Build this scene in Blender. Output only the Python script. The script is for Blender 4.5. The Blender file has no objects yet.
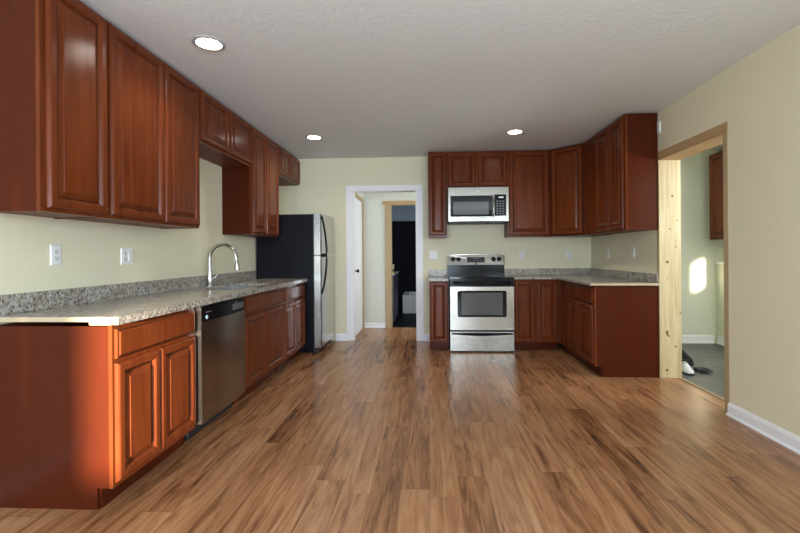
import bpy, bmesh, math, random
from mathutils import Vector, Matrix
random.seed(4)
SC = bpy.context.scene
COL = SC.collection
V = Vector

# ------------------------------------------------------------------ camera
cd = bpy.data.cameras.new('camera'); cam = bpy.data.objects.new('camera', cd); COL.objects.link(cam)
FPX, YAW, ROLL, PX, PY = 424.6, .0515, -.0074, 406.24, 253.97
c_, s_ = math.cos(YAW), math.sin(YAW); cr, sr = math.cos(ROLL), math.sin(ROLL)
R0 = V((c_, s_, 0)); Z0 = V((0, 0, 1)); F0 = V((-s_, c_, 0))
right = R0*cr + Z0*sr; up = -R0*sr + Z0*cr; back = -F0
cam.matrix_world = Matrix(((right.x, up.x, back.x, 0), (right.y, up.y, back.y, 0),
                           (right.z, up.z, back.z, 1.2), (0, 0, 0, 1)))
cd.sensor_width = 36; cd.lens = 36*FPX/800
cd.shift_x = -(PX-400)/800; cd.shift_y = (PY-266.5)/800
cd.clip_start = .05
SC.camera = cam

# ------------------------------------------------------------------ world, sun, window daylight, added fill
w = bpy.data.worlds.new('world'); SC.world = w; w.use_nodes = True
w.node_tree.nodes['Background'].inputs[0].default_value = (.62, .78, 1, 1)
w.node_tree.nodes['Background'].inputs[1].default_value = 1.0

def light(name, kind, loc, energy, color=(1, 1, 1), direction=None, **kw):
    d = bpy.data.lights.new(name, kind); d.energy = energy; d.color = color
    for k, v in kw.items(): setattr(d, k, v)
    o = bpy.data.objects.new(name, d); COL.objects.link(o); o.location = loc
    if direction: o.rotation_euler = V(direction).to_track_quat('-Z', 'Y').to_euler()
    return o
light('sun', 'SUN', (2, -9, 4), 17, (1, .84, .64), (-.16, 1, -.10), angle=math.radians(2.3))
DAY = (.72, .85, 1)
light('patio_door_daylight', 'AREA', (.45, -2.80, 1.22), 85, DAY, (0, 1, .4), shape='RECTANGLE', size=1.0, size_y=1.9)
light('rear_added_daylight', 'AREA', (-1.5, -2.80, 1.5), 62, DAY, (0, 1, .4), shape='RECTANGLE', size=.95, size_y=1.2)  # added source behind the camera, spreads the daylight wider
light('side_window_daylight', 'AREA', (2.19, -1.45, 1.5), 105, (.68, .83, 1), (-1, 0, .25), shape='RECTANGLE', size=2.3, size_y=1.25)
light('laundry_window_daylight', 'AREA', (3.93, 3.25, 1.7), 52, (.96, .99, 1), (-1, .3, .1), shape='RECTANGLE', size=.9, size_y=.7)
light('hall_window_daylight', 'AREA', (1.2, 6.45, 1.5), 15, (.86, .93, 1), (-1, 0, 0), shape='RECTANGLE', size=.8, size_y=1.4)
light('bathroom_fill_light', 'AREA', (1.35, 8.2, 1.9), 5, (.85, .92, 1), (-1, .2, 0), shape='RECTANGLE', size=.6, size_y=.6)  # added fill lamp that lifts the dark bathroom; no window stands here
SC.view_settings.view_transform = 'Standard'; SC.view_settings.look = 'None'
SC.view_settings.gamma = 1; SC.view_settings.use_curve_mapping = False
SC.view_settings.exposure = 0.76
SC.cycles.use_denoising = True
SC.cycles.max_bounces = 10; SC.cycles.diffuse_bounces = 6
SC.cycles.caustics_reflective = False; SC.cycles.caustics_refractive = False
SC.cycles.sample_clamp_indirect = 6

# ------------------------------------------------------------------ materials
def mat(name, color=(.8, .8, .8), rough=.5, metal=0, coat=0, emit=None, spec=.5):
    m = bpy.data.materials.new(name); m.use_nodes = True
    b = m.node_tree.nodes['Principled BSDF']
    b.inputs['Base Color'].default_value = (*color, 1); b.inputs['Roughness'].default_value = rough
    b.inputs['Metallic'].default_value = metal; b.inputs['Coat Weight'].default_value = coat
    b.inputs['Coat Roughness'].default_value = .12; b.inputs['Specular IOR Level'].default_value = spec
    if emit:
        b.inputs['Emission Color'].default_value = (*emit[0], 1); b.inputs['Emission Strength'].default_value = emit[1]
    return m
class NT:
    def __init__(s, m): s.t = m.node_tree; s.b = s.t.nodes['Principled BSDF']
    def n(s, typ, **kw):
        x = s.t.nodes.new(typ)
        for k, v in kw.items():
            if k.startswith('_'): setattr(x, k[1:], v)
            else: x.inputs[k.replace('0_', ' ')].default_value = v
        return x
    def l(s, a, b): s.t.links.new(a, b)
    def math(s, op, a, b=None, c=None):
        x = s.t.nodes.new('ShaderNodeMath'); x.operation = op
        for i, v in enumerate((a, b, c)):
            if v is None: continue
            if isinstance(v, (int, float)): x.inputs[i].default_value = v
            else: s.l(v, x.inputs[i])
        return x.outputs[0]
    def ramp(s, fac, stops, interp='LINEAR'):
        x = s.t.nodes.new('ShaderNodeValToRGB'); e = x.color_ramp.elements; x.color_ramp.interpolation = interp
        while len(e) < len(stops): e.new(.5)
        for i, (p, c) in enumerate(stops): e[i].position = p; e[i].color = (*c, 1)
        s.l(fac, x.inputs[0]); return x.outputs[0]
    def coord(s, scale=(1, 1, 1), rot=(0, 0, 0)):
        tc = s.t.nodes.new('ShaderNodeTexCoord'); mp = s.t.nodes.new('ShaderNodeMapping')
        mp.inputs['Scale'].default_value = scale; mp.inputs['Rotation'].default_value = rot
        s.l(tc.outputs['Object'], mp.inputs[0]); return mp.outputs[0]
    def noise(s, vec, scale, detail=4, rough=.5, dist=0):
        x = s.n('ShaderNodeTexNoise', Scale=scale, Detail=detail, Roughness=rough, Distortion=dist)
        s.l(vec, x.inputs['Vector']); return x.outputs[0]
    def bump(s, h, strength=.2, dist=.002):
        x = s.n('ShaderNodeBump', Strength=strength, Distance=dist); s.l(h, x.inputs['Height'])
        s.l(x.outputs[0], s.b.inputs['Normal'])
    def base(s, o): s.l(o, s.b.inputs['Base Color'])
    def mixc(s, fac, a, b, mode='MIX'):
        x = s.t.nodes.new('ShaderNodeMix'); x.data_type = 'RGBA'; x.blend_type = mode
        for sock, v in ((x.inputs[0], fac), (x.inputs[6], a), (x.inputs[7], b)):
            if isinstance(v, (int, float)): sock.default_value = v
            elif isinstance(v, tuple): sock.default_value = (*v, 1)
            else: s.l(v, sock)
        return x.outputs[2]

def wood(name, dark, light_, rough=.32, coat=.35, scale=(9, 9, .8), contrast=(.3, .72), grain=.5, spec=.3):
    m = mat(name, dark, rough, coat=coat, spec=spec); t = NT(m)
    v = t.coord(scale)
    a = t.noise(v, 2.2, 5, .55, .6)
    fine = t.noise(t.coord((scale[0]*9, scale[1]*9, scale[2]*3)), 2.5, 3, .5)
    f = t.math('ADD', t.math('MULTIPLY', a, 1-grain*.4), t.math('MULTIPLY', fine, grain*.4))
    t.base(t.ramp(f, [(contrast[0], dark), (contrast[1], light_)]))
    t.bump(fine, .03, .0006)
    return m
M = {}
M['cherry'] = wood('cherry_wood', (.086, .0165, .0048), (.178, .0440, .0125), .22, .0, spec=.18, grain=.25, contrast=(.25, .8))
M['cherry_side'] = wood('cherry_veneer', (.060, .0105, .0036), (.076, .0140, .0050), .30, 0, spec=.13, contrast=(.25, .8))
M['cherry_raw'] = wood('cherry_edge', (.42, .20, .10), (.52, .27, .14), .5, 0)
M['glaze'] = mat('dark_glaze_line', (.034, .009, .0035), .4, spec=.2)
M['cherry_inside'] = wood('cherry_interior', (.12, .03, .015), (.16, .04, .02), .5, 0)
M['stone_raw'] = mat('unpolished_stone_edge', (.46, .36, .24), .6)
M['plank_raw'] = wood('pale_raw_wood', (.50, .34, .19), (.58, .42, .25), .6, 0)

def pine():
    m = mat('pine_board', (.7, .5, .25), .5, coat=.05); t = NT(m)
    a = t.noise(t.coord((14, 14, .7)), 2, 4, .5, 1.2)
    base = t.ramp(a, [(.3, (.44, .33, .17)), (.55, (.56, .45, .26)), (.75, (.64, .54, .35))])
    vo = t.n('ShaderNodeTexVoronoi', Scale=1, Randomness=.9); t.l(t.coord((5.5, 5.5, 2.6)), vo.inputs['Vector'])
    k = t.math('LESS_THAN', vo.outputs['Distance'], .115)
    t.base(t.mixc(k, base, (.22, .09, .03))); return m
M['pine'] = pine()
M['pine_tan'] = wood('tan_pine_header', (.40, .25, .12), (.50, .33, .17), .55, 0, (1, .8, 9))
M['pine_jamb'] = wood('yellow_pine', (.38, .275, .155), (.46, .345, .20), .5, 0)

def paint(name, color, strength=.12, scale=90, rough=.55):
    m = mat(name, color, rough, spec=.3); t = NT(m); v = t.coord()
    a = t.noise(v, scale, 2, .5); b = t.noise(v, scale*.28, 3, .5)
    t.bump(t.math('ADD', a, t.math('MULTIPLY', b, .8)), strength, .004); return m
M['wall'] = paint('cream_wall_paint', (.74, .695, .51), .22, 70)
M['wall_tan'] = paint('tan_wall_paint', (.33, .29, .21), .2, 70)  # for the unseen rear wall, darkened to deepen reflections in steel and black
M['wall_hall'] = paint('pale_hall_paint', (.66, .67, .615), .1)
M['wall_laundry'] = paint('pale_green_cream_paint', (.68, .70, .58), .1)
M['white'] = mat('white_trim_paint', (.84, .84, .86), .38)
M['plastic'] = mat('white_plastic', (.80, .80, .78), .35)
M['plastic_grey'] = mat('pale_grey_plastic', (.70, .70, .68), .4)
M['ring_grey'] = mat('grey_trim_ring', (.42, .41, .41), .4)
M['slot'] = mat('dark_slot', (.06, .06, .06), .5)

def ceiling_mat():
    m = mat('textured_ceiling_paint', (.77, .81, .835), .75, spec=.2); t = NT(m); v = t.coord()
    n1 = t.noise(v, 26, 3, .5, .4); n2 = t.noise(v, 75, 3, .6)
    k = t.ramp(n1, [(.45, (0, 0, 0)), (.56, (1, 1, 1))])
    t.bump(t.math('ADD', k, t.math('MULTIPLY', n2, .7)), .16, .004); return m
M['ceiling'] = ceiling_mat()

def plank_floor(name, W, L, stops, rough=.27, seam=.45, grain=(17, 1.3), along='Y', spread=.36, bumpy=.04):
    m = mat(name, (.3, .15, .07), rough); t = NT(m)
    tc = t.t.nodes.new('ShaderNodeTexCoord'); sp = t.t.nodes.new('ShaderNodeSeparateXYZ'); t.l(tc.outputs['Object'], sp.inputs[0])
    x, y = (sp.outputs[0], sp.outputs[1]) if along == 'Y' else (sp.outputs[1], sp.outputs[0])
    xs = t.math('DIVIDE', x, W); ix = t.math('FLOOR', xs)
    wn = t.n('ShaderNodeTexWhiteNoise', _noise_dimensions='1D'); t.l(ix, wn.inputs['W'])
    ys = t.math('ADD', t.math('DIVIDE', y, L), t.math('MULTIPLY', wn.outputs['Value'], 7.3)); iy = t.math('FLOOR', ys)
    cb = t.t.nodes.new('ShaderNodeCombineXYZ'); t.l(ix, cb.inputs[0]); t.l(iy, cb.inputs[1])
    wp = t.n('ShaderNodeTexWhiteNoise', _noise_dimensions='3D'); t.l(cb.outputs[0], wp.inputs['Vector'])
    r = wp.outputs['Value']
    gv = t.t.nodes.new('ShaderNodeCombineXYZ')
    t.l(t.math('MULTIPLY', x, grain[0]), gv.inputs[0]); t.l(t.math('ADD', t.math('MULTIPLY', y, grain[1]), t.math('MULTIPLY', r, 40)), gv.inputs[1]); t.l(t.math('MULTIPLY', r, 30), gv.inputs[2])
    n1 = t.noise(gv.outputs[0], 1, 6, .62, 1.3)
    gv2 = t.t.nodes.new('ShaderNodeCombineXYZ')
    t.l(t.math('MULTIPLY', x, grain[0]*7), gv2.inputs[0]); t.l(t.math('MULTIPLY', y, grain[1]*3), gv2.inputs[1]); t.l(t.math('MULTIPLY', r, 11), gv2.inputs[2])
    n2 = t.noise(gv2.outputs[0], 1, 3, .5)
    f = t.math('ADD', t.math('MULTIPLY', n1, .88), t.math('MULTIPLY', n2, .18))
    f = t.math('ADD', f, t.math('MULTIPLY', t.math('SUBTRACT', r, .5), spread*.5))
    col = t.ramp(f, stops)
    fx = t.math('FRACT', xs); fy = t.math('FRACT', ys)
    ex = t.math('MULTIPLY', t.math('MINIMUM', fx, t.math('SUBTRACT', 1, fx)), W)
    ey = t.math('MULTIPLY', t.math('MINIMUM', fy, t.math('SUBTRACT', 1, fy)), L)
    s = t.math('LESS_THAN', t.math('MINIMUM', ex, ey), .0016)
    t.base(t.mixc(t.math('MULTIPLY', s, seam), col, (.06, .03, .015)))
    t.bump(t.math('SUBTRACT', t.math('MULTIPLY', n2, .25), t.math('MULTIPLY', s, .5)), bumpy, .002)
    return m
M['floor'] = plank_floor('laminate_wood_planks', .150, 1.2,
    [(.26, (.055, .021, .009)), (.38, (.165, .068, .029)), (.50, (.295, .134, .060)), (.64, (.395, .198, .096)), (.80, (.49, .28, .15))], rough=.27, grain=(17, 1.6), spread=.32)
M['dark_floor'] = plank_floor('dark_grey_planks', .2, 1.2,
    [(.3, (.055, .058, .06)), (.55, (.10, .103, .105)), (.8, (.17, .17, .165))], rough=.4, seam=.7, along='X', grain=(9, 1.2))

def granite():
    m = mat('speckled_granite', (.5, .47, .42), .2, spec=.3); t = NT(m); v = t.coord()
    n = t.noise(v, 44, 5, .65); big = t.noise(v, 7, 3, .5)
    c1 = t.ramp(t.math('ADD', t.math('MULTIPLY', n, .8), t.math('MULTIPLY', big, .2)),
                [(.34, (.13, .105, .08)), (.45, (.30, .265, .215)), (.54, (.42, .39, .34)), (.68, (.56, .54, .49))])
    vo = t.n('ShaderNodeTexVoronoi', Scale=85, Randomness=1); t.l(v, vo.inputs['Vector'])
    k = t.ramp(vo.outputs['Color'], [(.0, (1, 1, 1)), (.24, (1, 1, 1)), (.26, (0, 0, 0))], 'LINEAR')
    nn = t.noise(v, 85, 4, .6)
    dark = t.ramp(nn, [(.55, (0, 0, 0)), (.62, (1, 1, 1))])
    c2 = t.mixc(dark, c1, (.045, .042, .045))
    vo2 = t.n('ShaderNodeTexVoronoi', Scale=95, Randomness=1); t.l(v, vo2.inputs['Vector'])
    k2 = t.math('LESS_THAN', vo2.outputs['Distance'], .22)
    nb = t.noise(v, 18, 2, .5); k2 = t.math('MULTIPLY', k2, t.math('GREATER_THAN', nb, .52))
    t.base(t.mixc(t.math('MULTIPLY', k2, .75), c2, (.20, .15, .11))); return m
M['granite'] = granite()

def steel(name, color=(.35, .335, .295), rough=.2, stretch=(2, 2, 160), strength=.03):
    m = mat(name, color, rough, 1); t = NT(m)
    n = t.noise(t.coord(stretch), .5, 2, .5)
    t.base(t.ramp(n, [(.3, tuple(c*.93 for c in color)), (.7, tuple(min(1, c*1.05) for c in color))])); return m
M['steel'] = steel('brushed_steel')
M['steel_v'] = steel('brushed_steel_dishwasher', (.36, .325, .295), .2, (2, 160, 2))
M['steel_pale'] = steel('brushed_steel_refrigerator', (.62, .61, .58), .24)
M['chrome'] = mat('satin_nickel', (.46, .445, .42), .22, 1)
M['sink_steel'] = mat('sink_steel', (.26, .26, .26), .3, 1)
M['black'] = mat('black_gloss', (.005, .005, .006), .16, spec=.14)
M['black_tex'] = mat('black_textured_enamel', (.006, .0065, .010), .3, spec=.15)
M['black_matte'] = mat('black_matte', (.013, .013, .015), .5)
M['glass_black'] = mat('black_oven_glass', (.007, .0072, .008), .06, spec=.25)
M['glass_grey'] = mat('grey_tinted_window', (.10, .105, .11), .10, spec=.4)
M['grey_panel'] = mat('grey_key_panel', (.10, .10, .11), .35)
M['clock_grey'] = mat('unlit_clock_window', (.03, .03, .035), .2)
M['display'] = mat('display_digits', (.7, .8, .8), .4, emit=((.7, .9, .9), .5))
M['badge'] = mat('pale_blue_badge', (.45, .62, .75), .35)
M['badge_grey'] = mat('grey_badge', (.5, .5, .5), .3, .7)
M['burner'] = mat('burner_ring_print', (.10, .10, .10), .2)
M['lamp'] = mat('lamp_diffuser', (.9, .9, .9), .5, emit=((1, .95, .86), 9))
M['navy_tile'] = mat('dark_navy_tile', (.010, .011, .018), .6, spec=.1)
M['blue_grey'] = mat('blue_grey_paint', (.40, .47, .56), .6)
M['tub'] = mat('tub_enamel', (.75, .78, .80), .25)
M['vanity'] = mat('dark_plum_vanity_paint', (.06, .058, .10), .4)
M['yellow'] = mat('yellow_plastic', (.7, .55, .03), .4)
M['cup'] = mat('pale_cup', (.6, .58, .5), .4)
M['shoe_white'] = mat('white_leather', (.72, .73, .74), .5)
M['rubber'] = mat('black_rubber', (.012, .012, .013), .6)
M['sun_blocker'] = mat('sun_blocker_grey', (.5, .5, .48), .7)  # for the added wall that blocks the sun
M['grass'] = mat('lawn', (.12, .17, .05), .9)
M['knot'] = mat('pine_knot', (.17, .07, .03), .5)

# ------------------------------------------------------------------ building helpers
WLOC = {}
class MB:
    def __init__(s): s.bm = bmesh.new()
    def hexa(s, P):
        v = [s.bm.verts.new(p) for p in P]
        for f in ((0, 1, 2, 3), (7, 6, 5, 4), (0, 4, 5, 1), (1, 5, 6, 2), (2, 6, 7, 3), (3, 7, 4, 0)):
            s.bm.faces.new([v[i] for i in f])
        return s
    def box(s, x0, x1, y0, y1, z0, z1, fr=None):
        P = [(x0, y0, z0), (x1, y0, z0), (x1, y1, z0), (x0, y1, z0), (x0, y0, z1), (x1, y0, z1), (x1, y1, z1), (x0, y1, z1)]
        if fr: P = [fr(*p) for p in P]
        return s.hexa(P)
    def prism(s, A, B):
        a = [s.bm.verts.new(p) for p in A]; b = [s.bm.verts.new(p) for p in B]; n = len(a)
        s.bm.faces.new(a); s.bm.faces.new(b[::-1])
        for i in range(n): s.bm.faces.new((a[i], a[(i+1) % n], b[(i+1) % n], b[i]))
        return s
    def loops(s, L, cap0=True, cap1=True, closed=False, mats={}):
        R = [[s.bm.verts.new(p) for p in l] for l in L]; n = len(R[0])
        pairs = list(zip(R, R[1:])) + ([(R[-1], R[0])] if closed else [])
        for k, (a, b) in enumerate(pairs):
            for i in range(n): s.bm.faces.new((a[i], a[(i+1) % n], b[(i+1) % n], b[i])).material_index = mats.get(k, 0)
        if not closed:
            if cap0: s.bm.faces.new(R[0][::-1])
            if cap1: s.bm.faces.new(R[-1])
        return s
    def tube(s, pts, r, n=10):
        pts = [V(p) for p in pts]; L = []; rs = r if isinstance(r, (list, tuple)) else [r]*len(pts)
        d = (pts[1]-pts[0]).normalized()
        a = d.orthogonal().normalized()
        for i, p in enumerate(pts):
            d = (pts[min(i+1, len(pts)-1)]-pts[max(i-1, 0)]).normalized()
            a = (a - d*a.dot(d)).normalized(); b = d.cross(a)
            L.append([p + (a*math.cos(t*2*math.pi/n) + b*math.sin(t*2*math.pi/n))*rs[i] for t in range(n)])
        return s.loops(L)
    def lathe(s, c, prof, axis=(0, 0, 1), n=24):
        c = V(c); ax = V(axis).normalized(); ref = V((0, 0, 1)) if abs(ax.z) < .9 else V((1, 0, 0))
        a = ax.cross(ref).normalized(); b = ax.cross(a)
        L = [[c + ax*h + (a*math.cos(t*2*math.pi/n)+b*math.sin(t*2*math.pi/n))*max(r, 1e-4) for t in range(n)] for r, h in prof]
        return s.loops(L)
    def bevel(s, off, seg=2, ang=50):
        es = [e for e in s.bm.edges if len(e.link_faces) == 2 and e.calc_face_angle(0) > math.radians(ang)]
        bmesh.ops.bevel(s.bm, geom=es, offset=off, segments=seg, affect='EDGES', profile=.6, clamp_overlap=True); return s
    def build(s, name, m, parent=None, smooth=False, loc=None):
        bmesh.ops.recalc_face_normals(s.bm, faces=s.bm.faces[:])
        base = V((0, 0, 0))
        if parent is not None: base = WLOC.get(parent.name, V((0, 0, 0)))
        elif loc is not None: base = V(loc)
        if base.length: bmesh.ops.translate(s.bm, verts=s.bm.verts, vec=-base)
        me = bpy.data.meshes.new(name); s.bm.to_mesh(me); s.bm.free()
        for mm in (m if isinstance(m, tuple) else (m,)): me.materials.append(M[mm])
        if smooth:
            for p in me.polygons: p.use_smooth = True
            me.set_sharp_from_angle(angle=math.radians(40))
        o = bpy.data.objects.new(name, me); COL.objects.link(o)
        if parent is not None: o.parent = parent
        elif loc is not None: o.location = loc
        WLOC[o.name] = base
        return o

def tag(o, label, cat, group=None):
    o['label'] = label; o['category'] = cat
    if group: o['group'] = group
    return o
def thing(name, loc, label, cat, group=None):
    o = bpy.data.objects.new(name, None); o.empty_display_size = .1; COL.objects.link(o); o.location = loc
    WLOC[o.name] = V(loc); return tag(o, label, cat, group)
def struct(mb, name, m, parent=None):
    o = mb.build(name, m, parent)
    if parent is None: o['kind'] = 'structure'
    return o
class Frame:
    """u runs to the right along a front, w comes out of it, z is up."""
    def __init__(s, O, U, N): s.O, s.U, s.N = V(O), V(U).normalized(), V(N).normalized()
    def __call__(s, u, w, z): return s.O + s.U*u + s.N*w + V((0, 0, z))

def rect(fr, u0, u1, z0, z1, ins, h):
    return [fr(u0+ins, h, z0+ins), fr(u1-ins, h, z0+ins), fr(u1-ins, h, z1-ins), fr(u0+ins, h, z1-ins)]
def panel_door(fr, u0, u1, z0, z1, parent, name='door', w0=.0015):
    k = min(1, (u1-u0)/.26, (z1-z0)/.26)*.98
    prof = [(0, w0), (0, w0+.007), (.004, w0+.015), (.009, w0+.0195), (.014, w0+.021), (.040*k, w0+.021), (.0425*k, w0+.019), (.045*k, w0+.0185), (.054*k, w0+.0085), (.056*k, w0+.006), (.056*k, w0)]
    d = MB().loops([rect(fr, u0, u1, z0, z1, i, h) for i, h in prof], closed=True, mats={}).build(name, ('cherry', 'glaze'), parent)
    i0 = .0565*k
    prof = [(i0, w0+.002), (i0, w0+.0065), (i0+.0045*k, w0+.0068), (i0+.028*k, w0+.0155), (i0+.030*k, w0+.018), (i0+.034*k, w0+.0182)]
    MB().loops([rect(fr, u0, u1, z0, z1, i, h) for i, h in prof], mats={0: 1, 1: 1}).build('door_panel', ('cherry', 'glaze'), d)
    return d
def drawer_front(fr, u0, u1, z0, z1, parent, w0=.0015):
    prof = [(0, w0), (0, w0+.010), (.004, w0+.014), (.010, w0+.0155), (.016, w0+.0205), (.020, w0+.021)]
    return MB().loops([rect(fr, u0, u1, z0, z1, i, h) for i, h in prof], mats={2: 1}).build('drawer_front', ('cherry', 'glaze'), parent)

TOE = .102
def base_cabinet(fr, W, label, doors, drawers=(), D=.606, ztop=.874, group=None, side_l=True, side_r=True):
    t = thing('base_cabinet', fr(W/2, -D/2, 0), label, 'cabinet', group)
    def side(u0, u1):
        A = [fr(u0, -D, 0), fr(u0, -.078, 0), fr(u0, -.078, TOE), fr(u0, -.0195, TOE), fr(u0, -.0195, ztop-.006), fr(u0, -D, ztop-.006)]
        B = [p + fr.U*(u1-u0) for p in A]
        MB().prism(A, B).build('side_panel', 'cherry_side', t)
    side(0, .015); side(W-.015, W)
    MB().box(.0155, W-.0155, -D, -.02, TOE, TOE+.015, fr).build('bottom_panel', 'cherry_inside', t)
    MB().box(.0155, W-.0155, -D, -D+.006, TOE+.016, ztop-.006, fr).build('back_panel', 'cherry_inside', t)
    MB().box(0, W, -.019, 0, TOE, ztop, fr).bevel(.0015, 1).build('face_frame', 'cherry', t)
    MB().box(.0155, W-.0155, -.078, -.066, .002, TOE-.001, fr).build('toe_kick', 'cherry_side', t)
    for d in doors: panel_door(fr, *d, t)
    for d in drawers: drawer_front(fr, *d, t)
    return t
def upper_cabinet(fr, W, z0, z1, label, doors, D=.303, group=None):
    t = thing('upper_cabinet', fr(W/2, -D/2, z0), label, 'cabinet', group)
    for u in (0, W-.015): MB().box(u, u+.015, -D, -.0195, z0, z1, fr).build('side_panel', 'cherry_side', t)
    MB().box(.0155, W-.0155, -D, -.02, z0+.004, z0+.019, fr).build('bottom_panel', 'cherry_inside', t)
    MB().box(.0155, W-.0155, -D, -.02, z1-.015, z1, fr).build('top_panel', 'cherry_inside', t)
    MB().box(.0155, W-.0155, -D, -D+.006, z0+.036, z1-.016, fr).build('back_panel', 'cherry_inside', t)
    MB().box(0, W, -.019, 0, z0, z1, fr).bevel(.0015, 1).build('face_frame', 'cherry', t)
    for d in doors: panel_door(fr, *d, t)
    return t

# ------------------------------------------------------------------ the shell
XL, XR, YB, YR, ZC = -2.105, 2.205, 5.875, -2.82, 2.544
WT = 2.40                                    # far face of the right wall
struct(MB().box(XL-.15, 2.365, YR-.15, 6.925, -.1, 0), 'floor', 'floor')
struct(MB().box(XL-.15, WT+1.7, YR-.15, 9.6, ZC, ZC+.1), 'ceiling', 'ceiling')
struct(MB().box(XL-.15, XL, YR-.15, YB+.12, 0, ZC), 'wall_left', 'wall')
b = MB()                                      # back wall, with the hall opening
b.box(XL, -1.042, YB, YB+.12, 0, ZC).box(-.162, WT, YB, YB+.12, 0, ZC).box(-1.042, -.162, YB, YB+.12, 2.081, ZC)
struct(b, 'wall_back', 'wall')
b = MB()                                      # right wall, with the opening to the laundry and a window behind the camera
b.box(XR, WT, 4.212, YB, 0, ZC).box(XR, WT, 3.238, 4.212, 2.157, ZC).box(XR, WT, -.1, 3.238, 0, ZC)
b.box(XR, WT, YR-.15, -2.5, 0, ZC).box(XR, WT, -2.5, -.1, 0, .85).box(XR, WT, -2.5, -.1, 2.15, ZC)
struct(b, 'wall_right', 'wall')
b = MB()                                      # rear wall: added window for more daylight, narrow sidelight and glass patio door
b.box(XL, -2.0, YR-.15, YR, 0, ZC).box(-2.0, -1.0, YR-.15, YR, 0, .88).box(-2.0, -1.0, YR-.15, YR, 2.12, ZC).box(-1.0, -.86, YR-.15, YR, 0, ZC)
b.box(-.86, -.58, YR-.15, YR, 0, .62).box(-.86, -.58, YR-.15, YR, 1.46, ZC)
b.box(-.58, -.06, YR-.15, YR, 0, ZC).box(-.06, .96, YR-.15, YR, 2.2, ZC).box(.96, XR, YR-.15, YR, 0, ZC).box(-.06, .96, YR-.15, YR, 0, .22)
struct(b, 'wall_rear', 'wall_tan')
def win_frame(fr, W, z0, z1, name, mull=1):
    b = MB(); t = .05
    b.box(0, t, -.05, .02, z0, z1, fr).box(W-t, W, -.05, .02, z0, z1, fr).box(t, W-t, -.05, .02, z0, z0+t, fr).box(t, W-t, -.05, .02, z1-t, z1, fr)
    for i in range(mull): b.box(W*(i+1)/(mull+1)-.02, W*(i+1)/(mull+1)+.02, -.04, .01, z0+t, z1-t, fr)
    return struct(b, name, 'white')
win_frame(Frame((.955, YR-.05, 0), (-1, 0, 0), (0, 1, 0)), 1.01, .225, 2.195, 'window_1')
win_frame(Frame((-1.005, YR-.05, 0), (-1, 0, 0), (0, 1, 0)), .99, .885, 2.115, 'window_added')  # frame of the window added for more daylight
win_frame(Frame((XR+.05, -.105, 0), (0, -1, 0), (-1, 0, 0)), 2.39, .855, 2.145, 'window_2')
# white casing round the hall opening
for n, a in enumerate([(-1.137, -1.036, 0, 2.154), (-.168, -.069, 0, 2.154), (-1.0355, -.1685, 2.073, 2.154)]):
    bb = MB().box(a[0], a[1], YB-.019, YB-.0005, a[2]+.001, a[3]).bevel(.004, 2)
    struct(bb, 'trim_%d' % (n+1), 'white')
b = MB().box(-1.0415, -1.036, YB, YB+.12, .001, 2.08).box(-.168, -.1625, YB, YB+.12, .001, 2.08).box(-1.0355, -.1685, YB, YB+.12, 2.0735, 2.08)
struct(b, 'trim_4', 'white')
# pine jamb and header in the laundry opening
jp = MB().box(XR-.004, WT+.002, 4.166, 4.2115, .001, 2.0745).bevel(.002, 1)
o = struct(jp, 'trim_5', 'pine')
for (kx, kz, r) in ((2.325, 1.735, .011), (2.365, 1.50, .007), (2.30, 1.42, .008), (2.275, 1.105, .014), (2.352, 1.25, .007), (2.39, .62, .008), (2.27, .95, .006), (2.285, .40, .010), (2.345, .30, .010), (2.265, .075, .013)):
    MB().lathe((kx, 4.166, kz), [(0, -.0004), (r, -.0004), (r*.9, .0006)], (0, 1, 0), 14).build('knot', 'knot', o)
struct(MB().box(XR-.004, WT+.002, 3.2385, 3.284, .001, 2.0745).bevel(.002, 1), 'trim_6', 'pine_jamb')
struct(MB().box(XR-.004, WT+.002, 3.2385, 4.2115, 2.0755, 2.1565).bevel(.002, 1), 'trim_7', 'pine_tan')
struct(MB().box(2.372, 2.392, 3.285, 4.165, .0005, .007).bevel(.003, 2), 'trim_8', 'plank_raw')
def baseboard(fr, W, name, h=.092, m='white'):
    A = [fr(0, 0, .001), fr(0, .016, .001), fr(0, .016, h-.022), fr(0, .012, h-.012), fr(0, .006, h), fr(0, 0, h)]
    b = MB().prism(A, [p+fr.U*W for p in A])
    S = [fr(0, .0165, .001), fr(0, .030, .001), fr(0, .028, .010), fr(0, .0165, .018)]
    b.prism(S, [p+fr.U*W for p in S])
    return struct(b, name, m)
baseboard(Frame((XR-.0005, 3.237, 0), (0, -1, 0), (-1, 0, 0)), 3.237-YR-.03, 'baseboard_right')
baseboard(Frame((-1.29, YB-.0005, 0), (1, 0, 0), (0, -1, 0)), .152, 'baseboard_back')
baseboard(Frame((-.068, YB-.0005, 0), (1, 0, 0), (0, -1, 0)), .09, 'baseboard_back')
baseboard(Frame((XL+.0005, YR+.03, 0), (0, 1, 0), (1, 0, 0)), 4.7, 'baseboard_left')

# laundry room beyond the right wall
LX, LY = 3.95, 5.78
struct(MB().box(2.367, LX+.1, 2.5, LY+.09, -.1, -.001), 'floor_laundry', 'dark_floor')
struct(MB().box(WT+.001, LX, LY, LY+.09, 0, ZC-.001), 'wall_laundry_back', 'wall_laundry')
b = MB().box(LX, LX+.03, 2.5, 2.70, 0, ZC).box(LX, LX+.03, 3.74, LY+.09, 0, ZC).box(LX, LX+.03, 2.70, 3.74, 0, .96).box(LX, LX+.03, 2.70, 3.74, 1.33, ZC)
struct(b, 'wall_laundry_right', 'wall_laundry')
struct(MB().box(WT+.001, LX, 2.4, 2.5, 0, ZC-.001), 'wall_laundry_front', 'wall_laundry')
baseboard(Frame((WT+.03, LY-.0005, 0), (1, 0, 0), (0, -1, 0)), 1.30, 'baseboard_laundry', .105)
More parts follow.
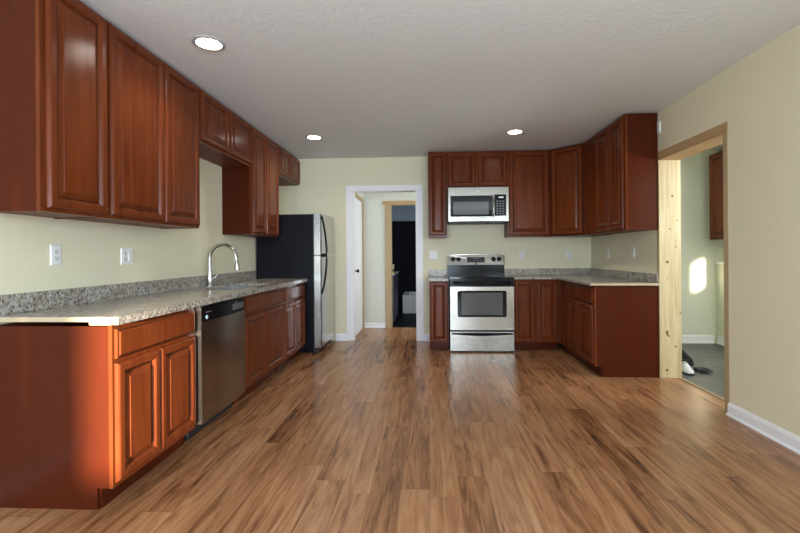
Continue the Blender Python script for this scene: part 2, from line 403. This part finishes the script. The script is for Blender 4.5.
# low half wall with a cap
b = MB().box(3.78, LX-.001, 4.9, LY-.001, .001, 1.045); hw = struct(b, 'wall_half', 'wall_laundry')
struct(MB().box(3.765, LX-.002, 4.88, LY-.002, 1.0455, 1.065).bevel(.003, 1), 'trim_9', 'white', hw)
baseboard(Frame((3.7795, LY-.03, 0), (0, -1, 0), (-1, 0, 0)), .83, 'baseboard_half_wall', .105)

# hall and bathroom beyond the back wall
HY = 6.92
b = MB().box(-1.22, -.612, HY, HY+.12, 0, ZC).box(-.612, .15, HY, HY+.12, 2.005, ZC).box(.15, 1.4, HY, HY+.12, 0, ZC)
struct(b, 'wall_hall_back', 'wall_hall')
b = MB().box(-1.30, -1.056, YB+.121, 6.01, 0, ZC).box(-1.30, -1.056, 6.84, HY-.001, 0, ZC).box(-1.30, -1.056, 6.01, 6.84, 2.07, ZC)
struct(b, 'wall_hall_left', 'wall_hall')
struct(MB().box(1.4, 1.5, YB+.121, 9.5, 0, ZC), 'wall_hall_right', 'wall_hall')
b = MB().box(-1.0555, -1.046, 6.76, 6.90, .001, 2.10).box(-1.0555, -1.046, 6.012, 6.7595, 2.03, 2.10)
struct(b, 'trim_10', 'pine_jamb')
b = MB().box(-.705, -.6125, HY-.018, HY-.0005, .001, 2.004).box(-.6115, -.597, HY-.01, HY+.12, .001, 2.004)
struct(b, 'trim_11', 'pine_jamb')
struct(MB().box(-.74, .24, HY-.019, HY-.0005, 2.005, 2.066), 'trim_12', 'pine_tan')
baseboard(Frame((-1.045, HY-.0005, 0), (1, 0, 0), (0, -1, 0)), .335, 'baseboard_hall', .08)
# white slab door standing in the hall's left wall
d = struct(MB().box(-1.095, -1.058, 6.015, 6.758, .012, 2.045).bevel(.002, 1), 'door_1', 'white')
MB().lathe((-1.058, 6.09, .96), [(0, -.0), (.026, 0), (.026, .006), (.011, .012), (.011, .03), (.024, .036), (.027, .05), (.018, .06), (0, .062)], (1, 0, 0), 18).build('door_knob', 'black', d, True)
# bathroom
struct(MB().box(-1.3, 1.4, HY+.005, 9.5, -.1, -.001), 'floor_bathroom', 'navy_tile')
struct(MB().box(-1.3, 1.4, 9.4, 9.5, 0, 1.93), 'wall_bathroom_back', 'navy_tile')
struct(MB().box(-1.3, 1.4, 9.4, 9.5, 1.9305, ZC), 'wall_bathroom_upper', 'blue_grey')
struct(MB().box(-1.4, -1.3, HY+.121, 9.5, 0, ZC), 'wall_bathroom_left', 'navy_tile')

# ground, and an added wall blocking sun from the rear windows except the sidelight
struct(MB().box(-14, 14, -16, YR-.16, -.3, -.15), 'floor_garden', 'grass')
struct(MB().box(.36, 4.2, -7.1, -6.95, -.15, 3.3).box(-3.4, -.36, -7.1, -6.95, -.15, 3.3), 'wall_sun_blocker', 'sun_blocker')

# ------------------------------------------------------------------ left run: base cabinets
XF = -1.493
def LF(y): return Frame((XF, y, 0), (0, 1, 0), (1, 0, 0))
base_cabinet(LF(1.930), .706, 'nearest cherry base cabinet with sunlit end panel, two doors and one drawer', [(.012, .332, .125, .690), (.340, .690, .125, .690)], [(.012, .690, .712, .852)])
base_cabinet(LF(3.342), .928, 'cherry base cabinet under the sink, right of the steel dishwasher', [(.022, .455, .125, .690), (.463, .912, .125, .690)], [(.022, .912, .712, .852)])
base_cabinet(LF(4.272), .758, 'cherry base cabinet with two doors and a drawer beside the black refrigerator', [(.016, .370, .125, .690), (.378, .740, .125, .690)], [(.016, .740, .712, .852)])
# countertop with sink cut-out
def slab_hole(x0, x1, y0, y1, z0, z1, hx0, hx1, hy0, hy1):
    b = MB(); bm = b.bm
    def ring(p, z): return [bm.verts.new((x, y, z)) for x, y in p]
    out = [(x0, y0), (x1, y0), (x1, y1), (x0, y1)]; inn = [(hx0, hy0), (hx1, hy0), (hx1, hy1), (hx0, hy1)]
    ot, ob, it, ib = ring(out, z1), ring(out, z0), ring(inn, z1), ring(inn, z0)
    for i in range(4):
        j = (i+1) % 4
        bm.faces.new((ot[i], ot[j], it[j], it[i])); bm.faces.new((ob[j], ob[i], ib[i], ib[j]))
        bm.faces.new((ob[i], ob[j], ot[j], ot[i])); bm.faces.new((it[i], it[j], ib[j], ib[i]))
    return b
SX0, SX1, SY0, SY1 = -1.985, -1.575, 3.43, 4.19
ct = slab_hole(XL+.001, -1.455, 1.922, 5.045, .890, .914, SX0, SX1, SY0, SY1).box(-1.50, -1.4555, 1.9225, 5.0445, .876, .8899).bevel(.003, 2).build('countertop', 'granite', None, loc=(-1.78, 3.48, .884))
tag(ct, 'long speckled granite countertop with a sink along the left wall', 'countertop')
MB().box(XL+.001, XL+.021, 1.93, 5.045, .9145, 1.012).bevel(.002, 1).build('backsplash', 'granite', ct)
e = MB().box(XL+.002, -1.458, 1.918, 1.9218, .8905, .9125).build('end_edge', 'stone_raw', ct); e['label'] = 'pale unpolished end edge'
e = MB().box(-1.60, -1.5005, 1.9225, 1.944, .8745, .8898).build('support_block', 'plank_raw', ct); e['label'] = 'pale raw wood support block'
# sink
t = thing('sink', (-1.78, 3.81, .70), 'stainless steel double bowl sink set into the long countertop', 'sink')
def basin(y0, y1):
    x0, x1, z0, z1, k = SX0+.008, SX1-.008, .70, .8895, .012
    def q(ix, z): return [(x0+ix, y0+ix, z), (x1-ix, y0+ix, z), (x1-ix, y1-ix, z), (x0+ix, y1-ix, z)]
    b = MB().loops([q(0, z1), q(0, z0), q(k+.02, z0), q(k+.02, z0+.004), q(k, z0+.02), q(.003, z1)], closed=False, cap0=False, cap1=False)
    b.bm.faces.ensure_lookup_table()
    bm = b.bm
    return b, (x0, x1)
for y0, y1 in ((SY0+.008, 3.80), (3.815, SY1-.008)):
    x0, x1 = SX0+.008, SX1-.008
    def q(ix, z): return [(x0+ix, y0+ix, z), (x1-ix, y0+ix, z), (x1-ix, y1-ix, z), (x0+ix, y1-ix, z)]
    MB().loops([q(0, .8895), q(0, .70), q(.03, .70)], cap0=False).loops([q(0, .8895), q(.003, .8895), q(.01, .73), q(.03, .708)], cap0=False).build('basin', 'sink_steel', t)
    MB().lathe(((x0+x1)/2, (y0+y1)/2, .709), [(0, 0), (.045, 0), (.045, .003), (.03, .002), (0, .001)], n=20).build('drain', 'chrome', t, True)
# faucet
fx, fy = -2.035, 3.86
t = thing('faucet', (fx, fy, .915), 'tall brushed nickel gooseneck faucet behind the sink', 'faucet')
MB().lathe((fx, fy, .915), [(.0, 0), (.032, 0), (.032, .006), (.027, .012), (.026, .06), (.023, .11), (.018, .16), (0, .162)], n=24).build('base', 'chrome', t, True)
pts = [(fx, fy, 1.05), (fx, fy, 1.12), (fx, fy, 1.17)]
for i in range(1, 13):
    a = math.pi - i*math.pi/12*.97; pts.append((fx+.126+.126*math.cos(a), fy, 1.172+.126*math.sin(a)))
pts.append((fx+.256, fy, 1.150))
MB().tube(pts, [.0155]*len(pts), 14).build('spout', 'chrome', t, True)
MB().lathe((fx+.2565, fy, 1.153), [(0, 0), (.015, 0), (.018, .02), (.024, .075), (.023, .09), (0, .09)], (.06, 0, -1), 20).build('spray_head', 'chrome', t, True)
MB().tube([(fx+.02, fy+.005, .985), (fx+.045, fy+.012, .992), (fx+.06, fy+.03, 1.03)], [.009, .009, .006], 10).build('lever', 'chrome', t, True)

# dishwasher
t = thing('dishwasher', (-1.75, 2.99, 0), 'stainless steel dishwasher with black control panel between cherry base cabinets', 'dishwasher')
y0, y1 = 2.660, 3.300
MB().box(-2.05, -1.5151, y0-.012, y1+.006, .11, .868).build('tub', 'black_matte', t)
MB().box(-2.0, -1.56, y0+.01, y1-.01, .003, .108).build('toe_panel', 'black_matte', t)
def bowed(x0, bow, y0, y1, z0, z1, n=12):
    F = []; 
    for i in range(n+1):
        u = i/n; F.append((x0+.045+bow*(1-(2*u-1)**2), y0+(y1-y0)*u))
    poly = [(x0, y0)] + F + [(x0, y1)]
    return MB().prism([(x, y, z0) for x, y in poly], [(x, y, z1) for x, y in poly])
dd = bowed(-1.503, .008, y0, y1, .115, .768).build('door', 'steel_v', t, True)
MB().box(-1.5145, -1.456, y0-.011, y0-.002, .115, .868).build('sunlit_side_trim', 'steel_pale', dd)  # paler steel puts the sunlight on the door's edge into the colour
cp = bowed(-1.503, .006, y0, y1, .772, .866).build('control_panel', 'black', t, True)
MB().box(-1.4540, -1.4502, 3.08, 3.26, .792, .838).build('key_pad', 'grey_panel', cp)
MB().lathe((-1.4575, 2.72, .795), [(0, 0), (.014, 0), (.014, .0025), (0, .0025)], (1, 0, 0), 20).build('badge', 'badge', cp)
MB().box(-1.4575, -1.4545, 2.71, 2.83, .826, .830).build('lettering', 'badge_grey', cp)
MB().box(-1.4520, -1.4498, 3.13, 3.145, .846, .852).build('indicator', 'badge_grey', cp)

# ------------------------------------------------------------------ left run: upper cabinets
XU = -1.800
UZ0, UZ1 = 1.413, 2.531
def UF(y): return Frame((XU, y, 0), (0, 1, 0), (1, 0, 0))
upper_cabinet(UF(1.885), .412, UZ0, UZ1, 'tall single-door cherry upper cabinet, nearest on the left wall', [(.028, .398, UZ0+.018, UZ1-.016)])
upper_cabinet(UF(2.299), .956, UZ0, UZ1, 'tall two-door cherry upper cabinet above the two left wall plates', [(.014, .498, UZ0+.018, UZ1-.016), (.514, .942, UZ0+.018, UZ1-.016)])
upper_cabinet(UF(3.257), .988, 2.10, UZ1, 'short two-door cherry upper cabinet above the faucet', [(.016, .484, 2.118, UZ1-.016), (.512, .974, 2.118, UZ1-.016)])
upper_cabinet(UF(4.247), .772, UZ0, UZ1, 'tall two-door cherry upper cabinet beside the black refrigerator', [(.014, .364, UZ0+.018, UZ1-.016), (.380, .758, UZ0+.018, UZ1-.016)])
upper_cabinet(UF(5.021), .850, 2.17, UZ1, 'short two-door cherry upper cabinet hung above the refrigerator', [(.014, .412, 2.188, UZ1-.016), (.436, .836, 2.188, UZ1-.016)])

# refrigerator
t = thing('refrigerator', (-1.72, 5.43, 0), 'black-sided refrigerator with stainless doors at the end of the left run', 'refrigerator')
y0, y1 = 5.068, 5.80
MB().box(-2.085, -1.392, y0, y1, .03, 1.690).bevel(.006, 2).build('cabinet', 'black_tex', t)
for x in (-2.03, -1.45):
    for y in (y0+.06, y1-.06): MB().lathe((x, y, .001), [(0, 0), (.022, 0), (.022, .028), (0, .028)], n=12).build('foot', 'black_matte', t)
MB().box(-1.391, -1.345, y0+.01, y1-.01, .015, .072).build('grille', 'black_matte', t)
for nm, z0, z1 in (('freezer_door', 1.197, 1.700), ('fresh_food_door', .078, 1.187)):
    MB().box(-1.3915, -1.378, y0+.012, y1-.012, z0+.01, z1-.01).build('gasket', 'black_matte', t)
    d = MB().box(-1.377, -1.300, y0, y1, z0, z1).bevel(.012, 3).build(nm, 'steel_pale', t, True)
    MB().box(-1.2995, -1.2955, y0+.004, y0+.05, z0+.01, z1-.01).build('edge_strip', 'black', d)
    pts = []
    za, zb = (z0+.005, z1-.03) if nm == 'freezer_door' else (z1-.005, z1-.46)
    for i in range(15):
        u = i/14; pts.append((-1.292+.062*math.cos(u*math.pi/2)**.8 if u < 1 else -1.292, y0+.030, za+(zb-za)*u))
    pts.insert(0, (-1.297, y0+.030, za))
    MB().tube(pts, .0125, 10).build('handle', 'black', d, True)
MB().box(-1.45, -1.33, y1-.07, y1-.02, 1.7005, 1.715).build('hinge_cover', 'black_matte', t)
MB().box(-1.2996, -1.2985, y1-.12, y1-.09, 1.60, 1.63).build('badge', 'badge_grey', t)

# ------------------------------------------------------------------ back wall
YF = 5.266; YU = 5.568
def BF(x, y=YF): return Frame((x, y, 0), (1, 0, 0), (0, -1, 0))
base_cabinet(BF(.012), .236, 'narrow single-door cherry base cabinet left of the steel range', [(.012, .224, .112, .850)], ztop=.863)
upper_cabinet(BF(.008, YU), .243, UZ0, UZ1, 'narrow single-door cherry upper cabinet left of the microwave', [(.012, .231, UZ0+.03, UZ1-.016)])
upper_cabinet(BF(.2535, YU), .785, 2.058, UZ1, 'short two-door cherry upper cabinet above the microwave', [(.012, .366, 2.076, UZ1-.016), (.404, .773, 2.076, UZ1-.016)])
upper_cabinet(BF(1.0405, YU), .530, UZ0, UZ1, 'wide single-door cherry upper cabinet right of the microwave', [(.014, .516, UZ0+.018, UZ1-.016)])
# diagonal corner upper
XRU = 1.898
t = thing('upper_cabinet', (1.95, 5.6, UZ0), 'cherry corner upper cabinet with a slanted single door', 'cabinet')
P = [(1.572, YB-.003), (1.572, YU+.012), (1.578, YU), (XRU, 5.262), (XRU+.012, 5.257), (XR-.003, 5.257), (XR-.003, YB-.003)]
MB().prism([(x, y, UZ0) for x, y in P], [(x, y, UZ1) for x, y in P]).build('cabinet_box', 'cherry_side', t)
a, c = V((1.578, YU, 0)), V((XRU, 5.262, 0)); du = (c-a).normalized(); dn = V((du.y, -du.x, 0))
frd = Frame(a, du, dn)
panel_door(frd, .022, (c-a).length-.022, UZ0+.018, UZ1-.016, t)
# right wall uppers
def RUF(y): return Frame((XRU, y, 0), (0, -1, 0), (-1, 0, 0))
upper_cabinet(RUF(5.256), 1.076, UZ0, UZ1, 'two-door cherry upper cabinet on the right wall beside the pine doorway', [(.392, .714, UZ0+.018, UZ1-.016), (.726, 1.046, UZ0+.018, UZ1-.016)])
# base right of range and corner
base_cabinet(BF(1.041), .540, 'two-door cherry base cabinet right of the steel range', [(.012, .258, .112, .862), (.284, .528, .112, .862)], ztop=.879)
XRF = 1.596
def RF(y): return Frame((XRF, y, 0), (0, -1, 0), (-1, 0, 0))
base_cabinet(RF(5.240), 1.058, 'cherry base cabinet with plain end panel beside the pine doorway', [(.300, .655, .125, .690), (.668, 1.040, .125, .690)], [(.300, 1.040, .712, .854)], ztop=.879)
# dead corner filler board joins the two runs
t = MB().box(1.583, 1.595, 5.243, 5.263, .102, .872).build('corner_filler', 'cherry', None, loc=(1.589, 5.253, 0))
tag(t, 'slim cherry filler post in the inner corner of the right base cabinets', 'trim')
# countertops
c1 = MB().box(.004, .252, 5.222, YB-.002, .866, .892).bevel(.003, 2).build('countertop', 'granite', None, loc=(.004, 5.222, .866))
tag(c1, 'short granite countertop piece left of the range', 'countertop')
MB().box(.004, .252, YB-.022, YB-.002, .8925, .974).build('backsplash', 'granite', c1)
L = [(1.040, YB-.002), (1.040, 5.222), (1.552, 5.222), (1.552, 4.165), (XR-.002, 4.165), (XR-.002, YB-.002)]
c2 = MB().prism([(x, y, .882) for x, y in L], [(x, y, .905) for x, y in L]).bevel(.003, 2).build('countertop', 'granite', None, loc=(1.6, 5.5, .882))
tag(c2, 'L-shaped granite countertop in the right corner beside the range', 'countertop')
MB().box(1.040, XR-.002, YB-.022, YB-.002, .9065, .990).box(XR-.022, XR-.002, 4.18, YB-.0225, .9065, .990).build('backsplash', 'granite', c2)
e = MB().box(1.556, XR-.003, 4.161, 4.1648, .8825, .9045).build('end_edge', 'stone_raw', c2); e['label'] = 'pale unpolished end edge'

# range
t = thing('range', (.647, 5.5, 0), 'freestanding stainless electric range with black glass cooktop', 'range')
rx0, rx1 = .260, 1.034
def RG(y): return Frame((0, y, 0), (1, 0, 0), (0, -1, 0))
MB().box(rx0, rx1, 5.235, 5.865, .012, .892).build('body', 'black_tex', t)
for x in (rx0+.05, rx1-.05):
    for y in (5.29, 5.8): MB().lathe((x, y, .001), [(0, 0), (.02, 0), (.02, .0105), (0, .0105)], n=12).build('foot', 'black_matte', t)
ck = MB().box(rx0-.002, rx1+.002, 5.195, 5.80, .8925, .912).bevel(.005, 2).build('cooktop', 'glass_black', t, True)
for (x, y, r) in ((.45, 5.36, .105), (.85, 5.36, .085), (.45, 5.63, .08), (.85, 5.63, .10)):
    MB().loops([[(x+rr*math.cos(a*math.pi/18), y+rr*math.sin(a*math.pi/18), zz) for a in range(36)] for rr, zz in ((r, .912), (r, .9126), (r-.006, .9126), (r-.006, .912))], closed=True).build('burner_ring', 'burner', ck)
# backguard
n = 16; pl = []
for i in range(n+1):
    u = i/n; pl.append((rx0+(rx1-rx0)*u, 1.172+.018*(1-(2*u-1)**4)))
A = [(rx0, 5.80, 1.045)] + [(x, 5.825, z) for x, z in pl] + [(rx1, 5.80, 1.045)]
B = [(x, 5.868, z) for x, _, z in A]
bg = MB().prism(A, B).build('backguard', 'steel', t)
MB().box(rx0+.004, rx1-.004, 5.812, 5.866, .9125, 1.0445).build('backguard_riser', 'black', t)
fb = Frame((0, 5.800, 1.045), (1, 0, 0), (0, -1, .0)); 
def bgy(z): return 5.80 + .025*(z-1.045)/.127
def on_bg(x, z): return (x, bgy(z), z)
for x in (rx0+.078, rx0+.150, rx1-.150, rx1-.078):
    MB().lathe(on_bg(x, 1.118), [(0, 0), (.032, 0), (.031, .018), (.024, .022), (0, .022)], (0, -1, .2), 20).build('knob', 'black', t, True)
dp = MB().box(rx0+.268, rx1-.268, bgy(1.08)-.004, bgy(1.08)+.02, 1.080, 1.150).build('display', 'black', t)
for k in range(6): MB().box(rx0+.285+k*.037, rx0+.305+k*.037, bgy(1.08)-.0052, bgy(1.08)-.0042, 1.098, 1.105).build('button', 'grey_panel', dp)
MB().box(rx0+.345, rx0+.43, bgy(1.08)-.0052, bgy(1.08)-.0042, 1.12, 1.136).build('clock', 'clock_grey', dp)
MB().lathe((.647, bgy(1.06)-.0005, 1.060), [(0, 0), (.012, 0), (.012, .002), (0, .002)], (0, -1, .1), 16).build('badge', 'black', t)
# oven door
MB().box(rx0, rx1, 5.196, 5.2345, .802, .8915).bevel(.003, 1).build('front_rail', 'black', t)
od = MB().box(rx0+.004, rx1-.004, 5.178, 5.2345, .272, .797).bevel(.006, 2).build('oven_door', 'steel', t, True)
def rrect(x0, x1, z0, z1, r, y, n=5):
    P = []
    for cx, cz, a0 in ((x1-r, z1-r, 0), (x0+r, z1-r, 90), (x0+r, z0+r, 180), (x1-r, z0+r, 270)):
        for i in range(n+1):
            a = math.radians(a0+90*i/n); P.append((cx+r*math.cos(a), y, cz+r*math.sin(a)))
    return P
MB().prism(rrect(.352, .942, .430, .748, .02, 5.1765), rrect(.352, .942, .430, .748, .02, 5.1778)).build('window_frame', 'glass_black', od)
MB().prism(rrect(.400, .895, .455, .725, .01, 5.1755), rrect(.400, .895, .455, .725, .01, 5.1764)).build('window_glass', 'glass_grey', od)
pts = [(rx0+.05, 5.195, .845), (rx0+.052, 5.165, .845)] + [(rx0+.07+(rx1-rx0-.14)*i/12, 5.152-.012*math.sin(math.pi*i/12), .845) for i in range(13)] + [(rx1-.052, 5.165, .845), (rx1-.05, 5.195, .845)]
MB().tube(pts, .014, 12).build('handle', 'black', od, True)
wd = MB().box(rx0+.004, rx1-.004, 5.180, 5.2345, .018, .250).bevel(.006, 2).build('storage_drawer', 'steel', t, True)
up_, lo = [], []
for i in range(13):
    u = i/12; x = rx0+.02+(rx1-rx0-.04)*u; up_.append((x, .240)); lo.append((x, .222-.020*math.sin(math.pi*u)))
poly = up_ + lo[::-1]
MB().prism([(x, 5.168, z) for x, z in poly], [(x, 5.1798, z) for x, z in poly]).build('handle', 'black', wd)

# microwave
t = thing('microwave', (.645, 5.66, 1.6), 'stainless over-range microwave with black window above the range', 'microwave')
mx0, mx1, my = .2635, 1.0285, 5.468
MB().box(mx0+.002, mx1-.002, my+.03, YB-.003, 1.615, 2.054).build('case', 'black_matte', t)
MB().box(mx0+.01, mx1-.01, my+.012, YB-.02, 1.596, 1.6145).build('underside_vent', 'black_matte', t)
dr = MB().box(mx0, mx1, my, my+.0295, 1.612, 2.045).bevel(.005, 2).build('door', 'steel', t, True)
MB().prism(rrect(.290, .822, 1.672, 1.940, .008, my-.0015), rrect(.290, .822, 1.672, 1.940, .008, my-.0002)).build('window_frame', 'glass_black', dr)
MB().prism(rrect(.328, .776, 1.698, 1.862, .008, my-.0025), rrect(.328, .776, 1.698, 1.862, .008, my-.0016)).build('window_glass', 'glass_grey', dr)
cp = MB().prism(rrect(.852, .998, 1.680, 1.950, .008, my-.002), rrect(.852, .998, 1.680, 1.950, .008, my-.0002)).build('control_panel', 'black', t)
for i in range(4): MB().box(.905+i*.016, .915+i*.016, my-.0032, my-.0022, 1.908, 1.922).build('clock_digit', 'display', cp)
for r in range(6):
    for q_ in range(3): MB().box(.872+q_*.038, .898+q_*.038, my-.003, my-.0022, 1.70+r*.031, 1.716+r*.031).build('key', 'grey_panel', cp)
pts = [(.836, my, 1.668), (.836, my-.022, 1.674)] + [(.836, my-.028-.012*math.sin(math.pi*i/10), 1.69+.24*i/10) for i in range(11)] + [(.836, my-.022, 1.946), (.836, my, 1.952)]
MB().tube(pts, .0095, 10).build('handle', 'chrome', dr, True)
MB().lathe((.645, my-.0002, 2.0), [(0, 0), (.012, 0), (.012, .0015), (0, .0015)], (0, -1, 0), 16).build('badge', 'badge_grey', dr)

# ------------------------------------------------------------------ wall plates
def plate(fr, label, gangs, cat='outlet', group=None, w=.070, h=.115):
    W = w if len(gangs) == 1 else .116
    name = 'light_switch' if cat == 'switch' else 'wall_outlet'
    t = thing(name, fr(0, 0, 0), label, cat, group)
    MB().loops([[fr(-W/2+i, d, -h/2+i), fr(W/2-i, d, -h/2+i), fr(W/2-i, d, h/2-i), fr(-W/2+i, d, h/2-i)] for i, d in ((0, .0006), (0, .003), (.004, .0065), (.006, .007))]).build('cover_plate', 'plastic', t)
    for k, g in enumerate(gangs):
        u = 0 if len(gangs) == 1 else (-.023 + .046*k)
        if g == 's':
            MB().box(u-.0165, u+.0165, .0071, .0085, -.033, .033, fr).build('switch_frame', 'plastic_grey', t)
            MB().hexa([fr(u-.014, .0086, -.030), fr(u+.014, .0086, -.030), fr(u+.014, .0086, .030), fr(u-.014, .0086, .030), fr(u-.014, .013, -.030), fr(u+.014, .013, -.030), fr(u+.014, .0095, .030), fr(u-.014, .0095, .030)]).build('rocker', 'plastic', t)
        else:
            for s in (-1, 1):
                r = MB().box(u-.0165, u+.0165, .0071, .009, s*.020-.014, s*.020+.014, fr).bevel(.001, 1).build('receptacle', 'plastic_grey', t)
                MB().box(u-.008, u-.005, .0091, .0096, s*.020-.002, s*.020+.006, fr).box(u+.005, u+.008, .0091, .0096, s*.020-.002, s*.020+.006, fr).box(u-.002, u+.002, .0091, .0096, s*.020-.010, s*.020-.006, fr).build('slots', 'slot', r)
    return t
def lw(y, z): return Frame((XL, y, z), (0, 1, 0), (1, 0, 0))
def bw(x, z): return Frame((x, YB, z), (1, 0, 0), (0, -1, 0))
def rw(y, z): return Frame((XR, y, z), (0, -1, 0), (-1, 0, 0))
plate(lw(2.295, 1.208), 'white outlet on the left wall under the nearest upper cabinets, farthest left', 'o')
plate(lw(2.862, 1.199), 'white double plate with rocker switch and outlet on the left wall', 'os', 'switch')
plate(lw(4.54, 1.18), 'white outlet on the left wall behind the faucet head', 'o')
plate(bw(.080, 1.183), 'white two-gang light switch between the white door casing and the range', 'ss', 'switch')
plate(bw(1.276, 1.181), 'white outlet on the back wall just right of the range', 'o')
plate(bw(1.913, 1.177), 'white outlet on the back wall near the right corner', 'o')
plate(rw(5.335, 1.19), 'white outlet on the right wall nearest the room corner', 'o')
plate(rw(4.69, 1.199), 'white outlet on the right wall nearest the pine doorway', 'o')
t = MB().box(XR-.013, XR-.0008, 4.135, 4.172, 2.33, 2.44).bevel(.003, 2).build('door_sensor', 'plastic', None, loc=(XR-.007, 4.155, 2.385))
tag(t, 'small white block on the right wall beside the upper cabinet top', 'sensor')

# ------------------------------------------------------------------ recessed ceiling lights
for x, y, lab in ((-1.375, 2.62, 'round recessed ceiling light nearest the camera above the left cabinets'),
                  (-1.292, 4.79, 'round recessed ceiling light near the refrigerator'),
                  (.968, 4.747, 'round recessed ceiling light in front of the right upper cabinets')):
    t = thing('ceiling_light', (x, y, ZC), lab, 'ceiling light', None)
    MB().loops([[(x+r*math.cos(a*math.pi/20), y+r*math.sin(a*math.pi/20), ZC+z) for a in range(40)] for r, z in ((.098, -.0005), (.098, -.006), (.090, -.010), (.076, -.008), (.076, -.0005))], closed=True).build('trim_ring', 'ring_grey', t, True)
    MB().lathe((x, y, ZC), [(0, -.0055), (.073, -.0055), (.075, -.001), (0, -.001)], n=36).build('diffuser', 'lamp', t, True)
    l = light('lamp_glow', 'SPOT', (x, y, ZC-.03), 15, (1, .90, .76), (0, 0, -1), spot_size=math.radians(150), spot_blend=.8, shadow_soft_size=.07)
    l.parent = t; l.location = (0, 0, -.03)

# ------------------------------------------------------------------ laundry contents
t = thing('wall_cabinet', (3.78, 5.1, 1.36), 'cherry cabinet hung on the laundry wall, seen through the pine doorway', 'cabinet')
MB().box(3.60, 3.945, 4.55, 5.62, 1.355, 2.43).build('cabinet_box', 'cherry_side', t)
fr = Frame((3.599, 5.62, 0), (0, -1, 0), (-1, 0, 0))
panel_door(fr, .02, .50, 1.375, 2.41, t); panel_door(fr, .53, 1.04, 1.375, 2.41, t)

def shoe(name, loc, rz, m, label, hs=1.0):
    t = thing(name, loc, label, 'shoe')
    R = Matrix.Rotation(rz, 3, 'Z'); O = V(loc)
    def T(p): return O + R @ V((p[0], p[1], p[2]*hs))
    secs = [(-.135, .026, .055, .060), (-.11, .036, .075, .078), (-.06, .038, .085, .078), (-.01, .038, .078, .06), (.04, .043, .058, .045), (.09, .046, .044, .036), (.13, .036, .034, .028), (.15, .012, .024, .02)]
    Ls, So = [], []
    for x, wd_, h, hh in secs:
        Ls.append([T((x, wd_*math.cos(a), .018 + max(0, math.sin(a))*h)) for a in [k*math.pi/8 for k in range(9)]])
        So.append([T((x, wd_*1.08*math.cos(k*math.pi/8), .001 if 0 else .018)) for k in range(1)])
    b = MB().loops(Ls); b.build('upper', m, t, True)
    P = [(x, wd_*1.08) for x, wd_, _, _ in secs] + [(x, -wd_*1.08) for x, wd_, _, _ in secs[::-1]]
    MB().prism([T((x, y, .001)) for x, y in P], [T((x, y, .0175)) for x, y in P]).build('sole', 'rubber', t)
    MB().lathe(T((-.065, 0, .088)), [(0, .0), (.030, .0), (.032, .02), (.026, .025), (.018, .018), (0, .016)], n=18).build('collar', 'rubber', t, True)
    for k in range(4):
        x = -.005+k*.022; hh = .018+.072-.012*k
        MB().tube([T((x, .026, hh-.014)), T((x, 0, hh+.006)), T((x, -.026, hh-.014))], .004, 6).build('lace', 'rubber' if m != 'rubber' else 'shoe_white', t)
    return t
shoe('sneaker', (2.575, 4.40, 0), -1.85, 'shoe_white', 'white sneaker with black sole just behind the pine jamb', .95)
shoe('black_shoe', (2.745, 4.76, 0), -1.5, 'rubber', 'black shoe behind the white sneaker on the grey floor', 1.6)
# black glove lying beside
t = thing('work_glove', (2.70, 4.42, 0), 'black work glove with splayed fingers lying beside the sneaker', 'glove')
gx, gy = 2.70, 4.42
P = [(-.03, -.05), (.01, -.065), (.045, -.055), (.055, -.02), (.045, .025), (.005, .035), (-.03, .02)]
MB().prism([(gx+x, gy+y, .001) for x, y in P], [(gx+.01+(x-.01)*.85, gy-.015+(y+.015)*.85, .034) for x, y in P]).bevel(.006, 2).build('palm', 'rubber', t, True)
for y, dy, ln in ((-.048, -.03, .06), (-.026, -.010, .075), (-.004, .010, .07), (.018, .032, .055)):
    MB().tube([(gx+.042, gy+y, .016), (gx+.042+ln*.5, gy+y+dy*.5, .026), (gx+.042+ln, gy+y+dy, .013)], [.0105, .010, .007], 10).build('finger', 'rubber', t, True)
MB().tube([(gx+.005, gy-.06, .015), (gx+.02, gy-.09, .020), (gx+.045, gy-.105, .011)], [.012, .011, .007], 10).build('thumb', 'rubber', t, True)

# ------------------------------------------------------------------ bathroom contents
t = thing('bathtub', (0, 8.9, 0), 'white bathtub in the dark bathroom beyond the hall', 'bathtub')
b = slab_hole(-.52, .9, 8.55, 9.36, .001, .37, -.42, .8, 8.65, 9.27).bevel(.02, 3); b.build('shell', 'tub', t, True)
MB().box(-.42, .8, 8.65, 9.27, .05, .09).build('tub_floor', 'tub', t)
t = thing('vanity', (-.85, 7.9, 0), 'dark vanity cabinet just inside the bathroom doorway', 'vanity')
MB().box(-1.28, -.60, 7.35, 8.40, .001, .83).build('cabinet', 'vanity', t)
MB().box(-1.29, -.585, 7.33, 8.41, .831, .86).bevel(.004, 1).build('top', 'tub', t)
t = thing('tumbler', (-.63, 7.42, .861), 'pale tumbler standing on the dark vanity corner', 'cup')
MB().lathe((-.63, 7.42, .929), [(0, 0), (.030, 0), (.038, .09), (.035, .09), (.028, .006), (0, .006)], n=18).build('cup_wall', 'cup', t, True)
MB().lathe((-.63, 7.42, .861), [(0, 0), (.034, 0), (.034, .067), (0, .067)], n=18).build('base', 'rubber', t, True)
t = MB().box(-.665, -.598, 7.345, 7.385, .861, .90).bevel(.008, 2).build('sponge', 'yellow', None, loc=(-.63, 7.365, .861))
tag(t, 'small yellow sponge in front of the tumbler on the vanity', 'sponge')
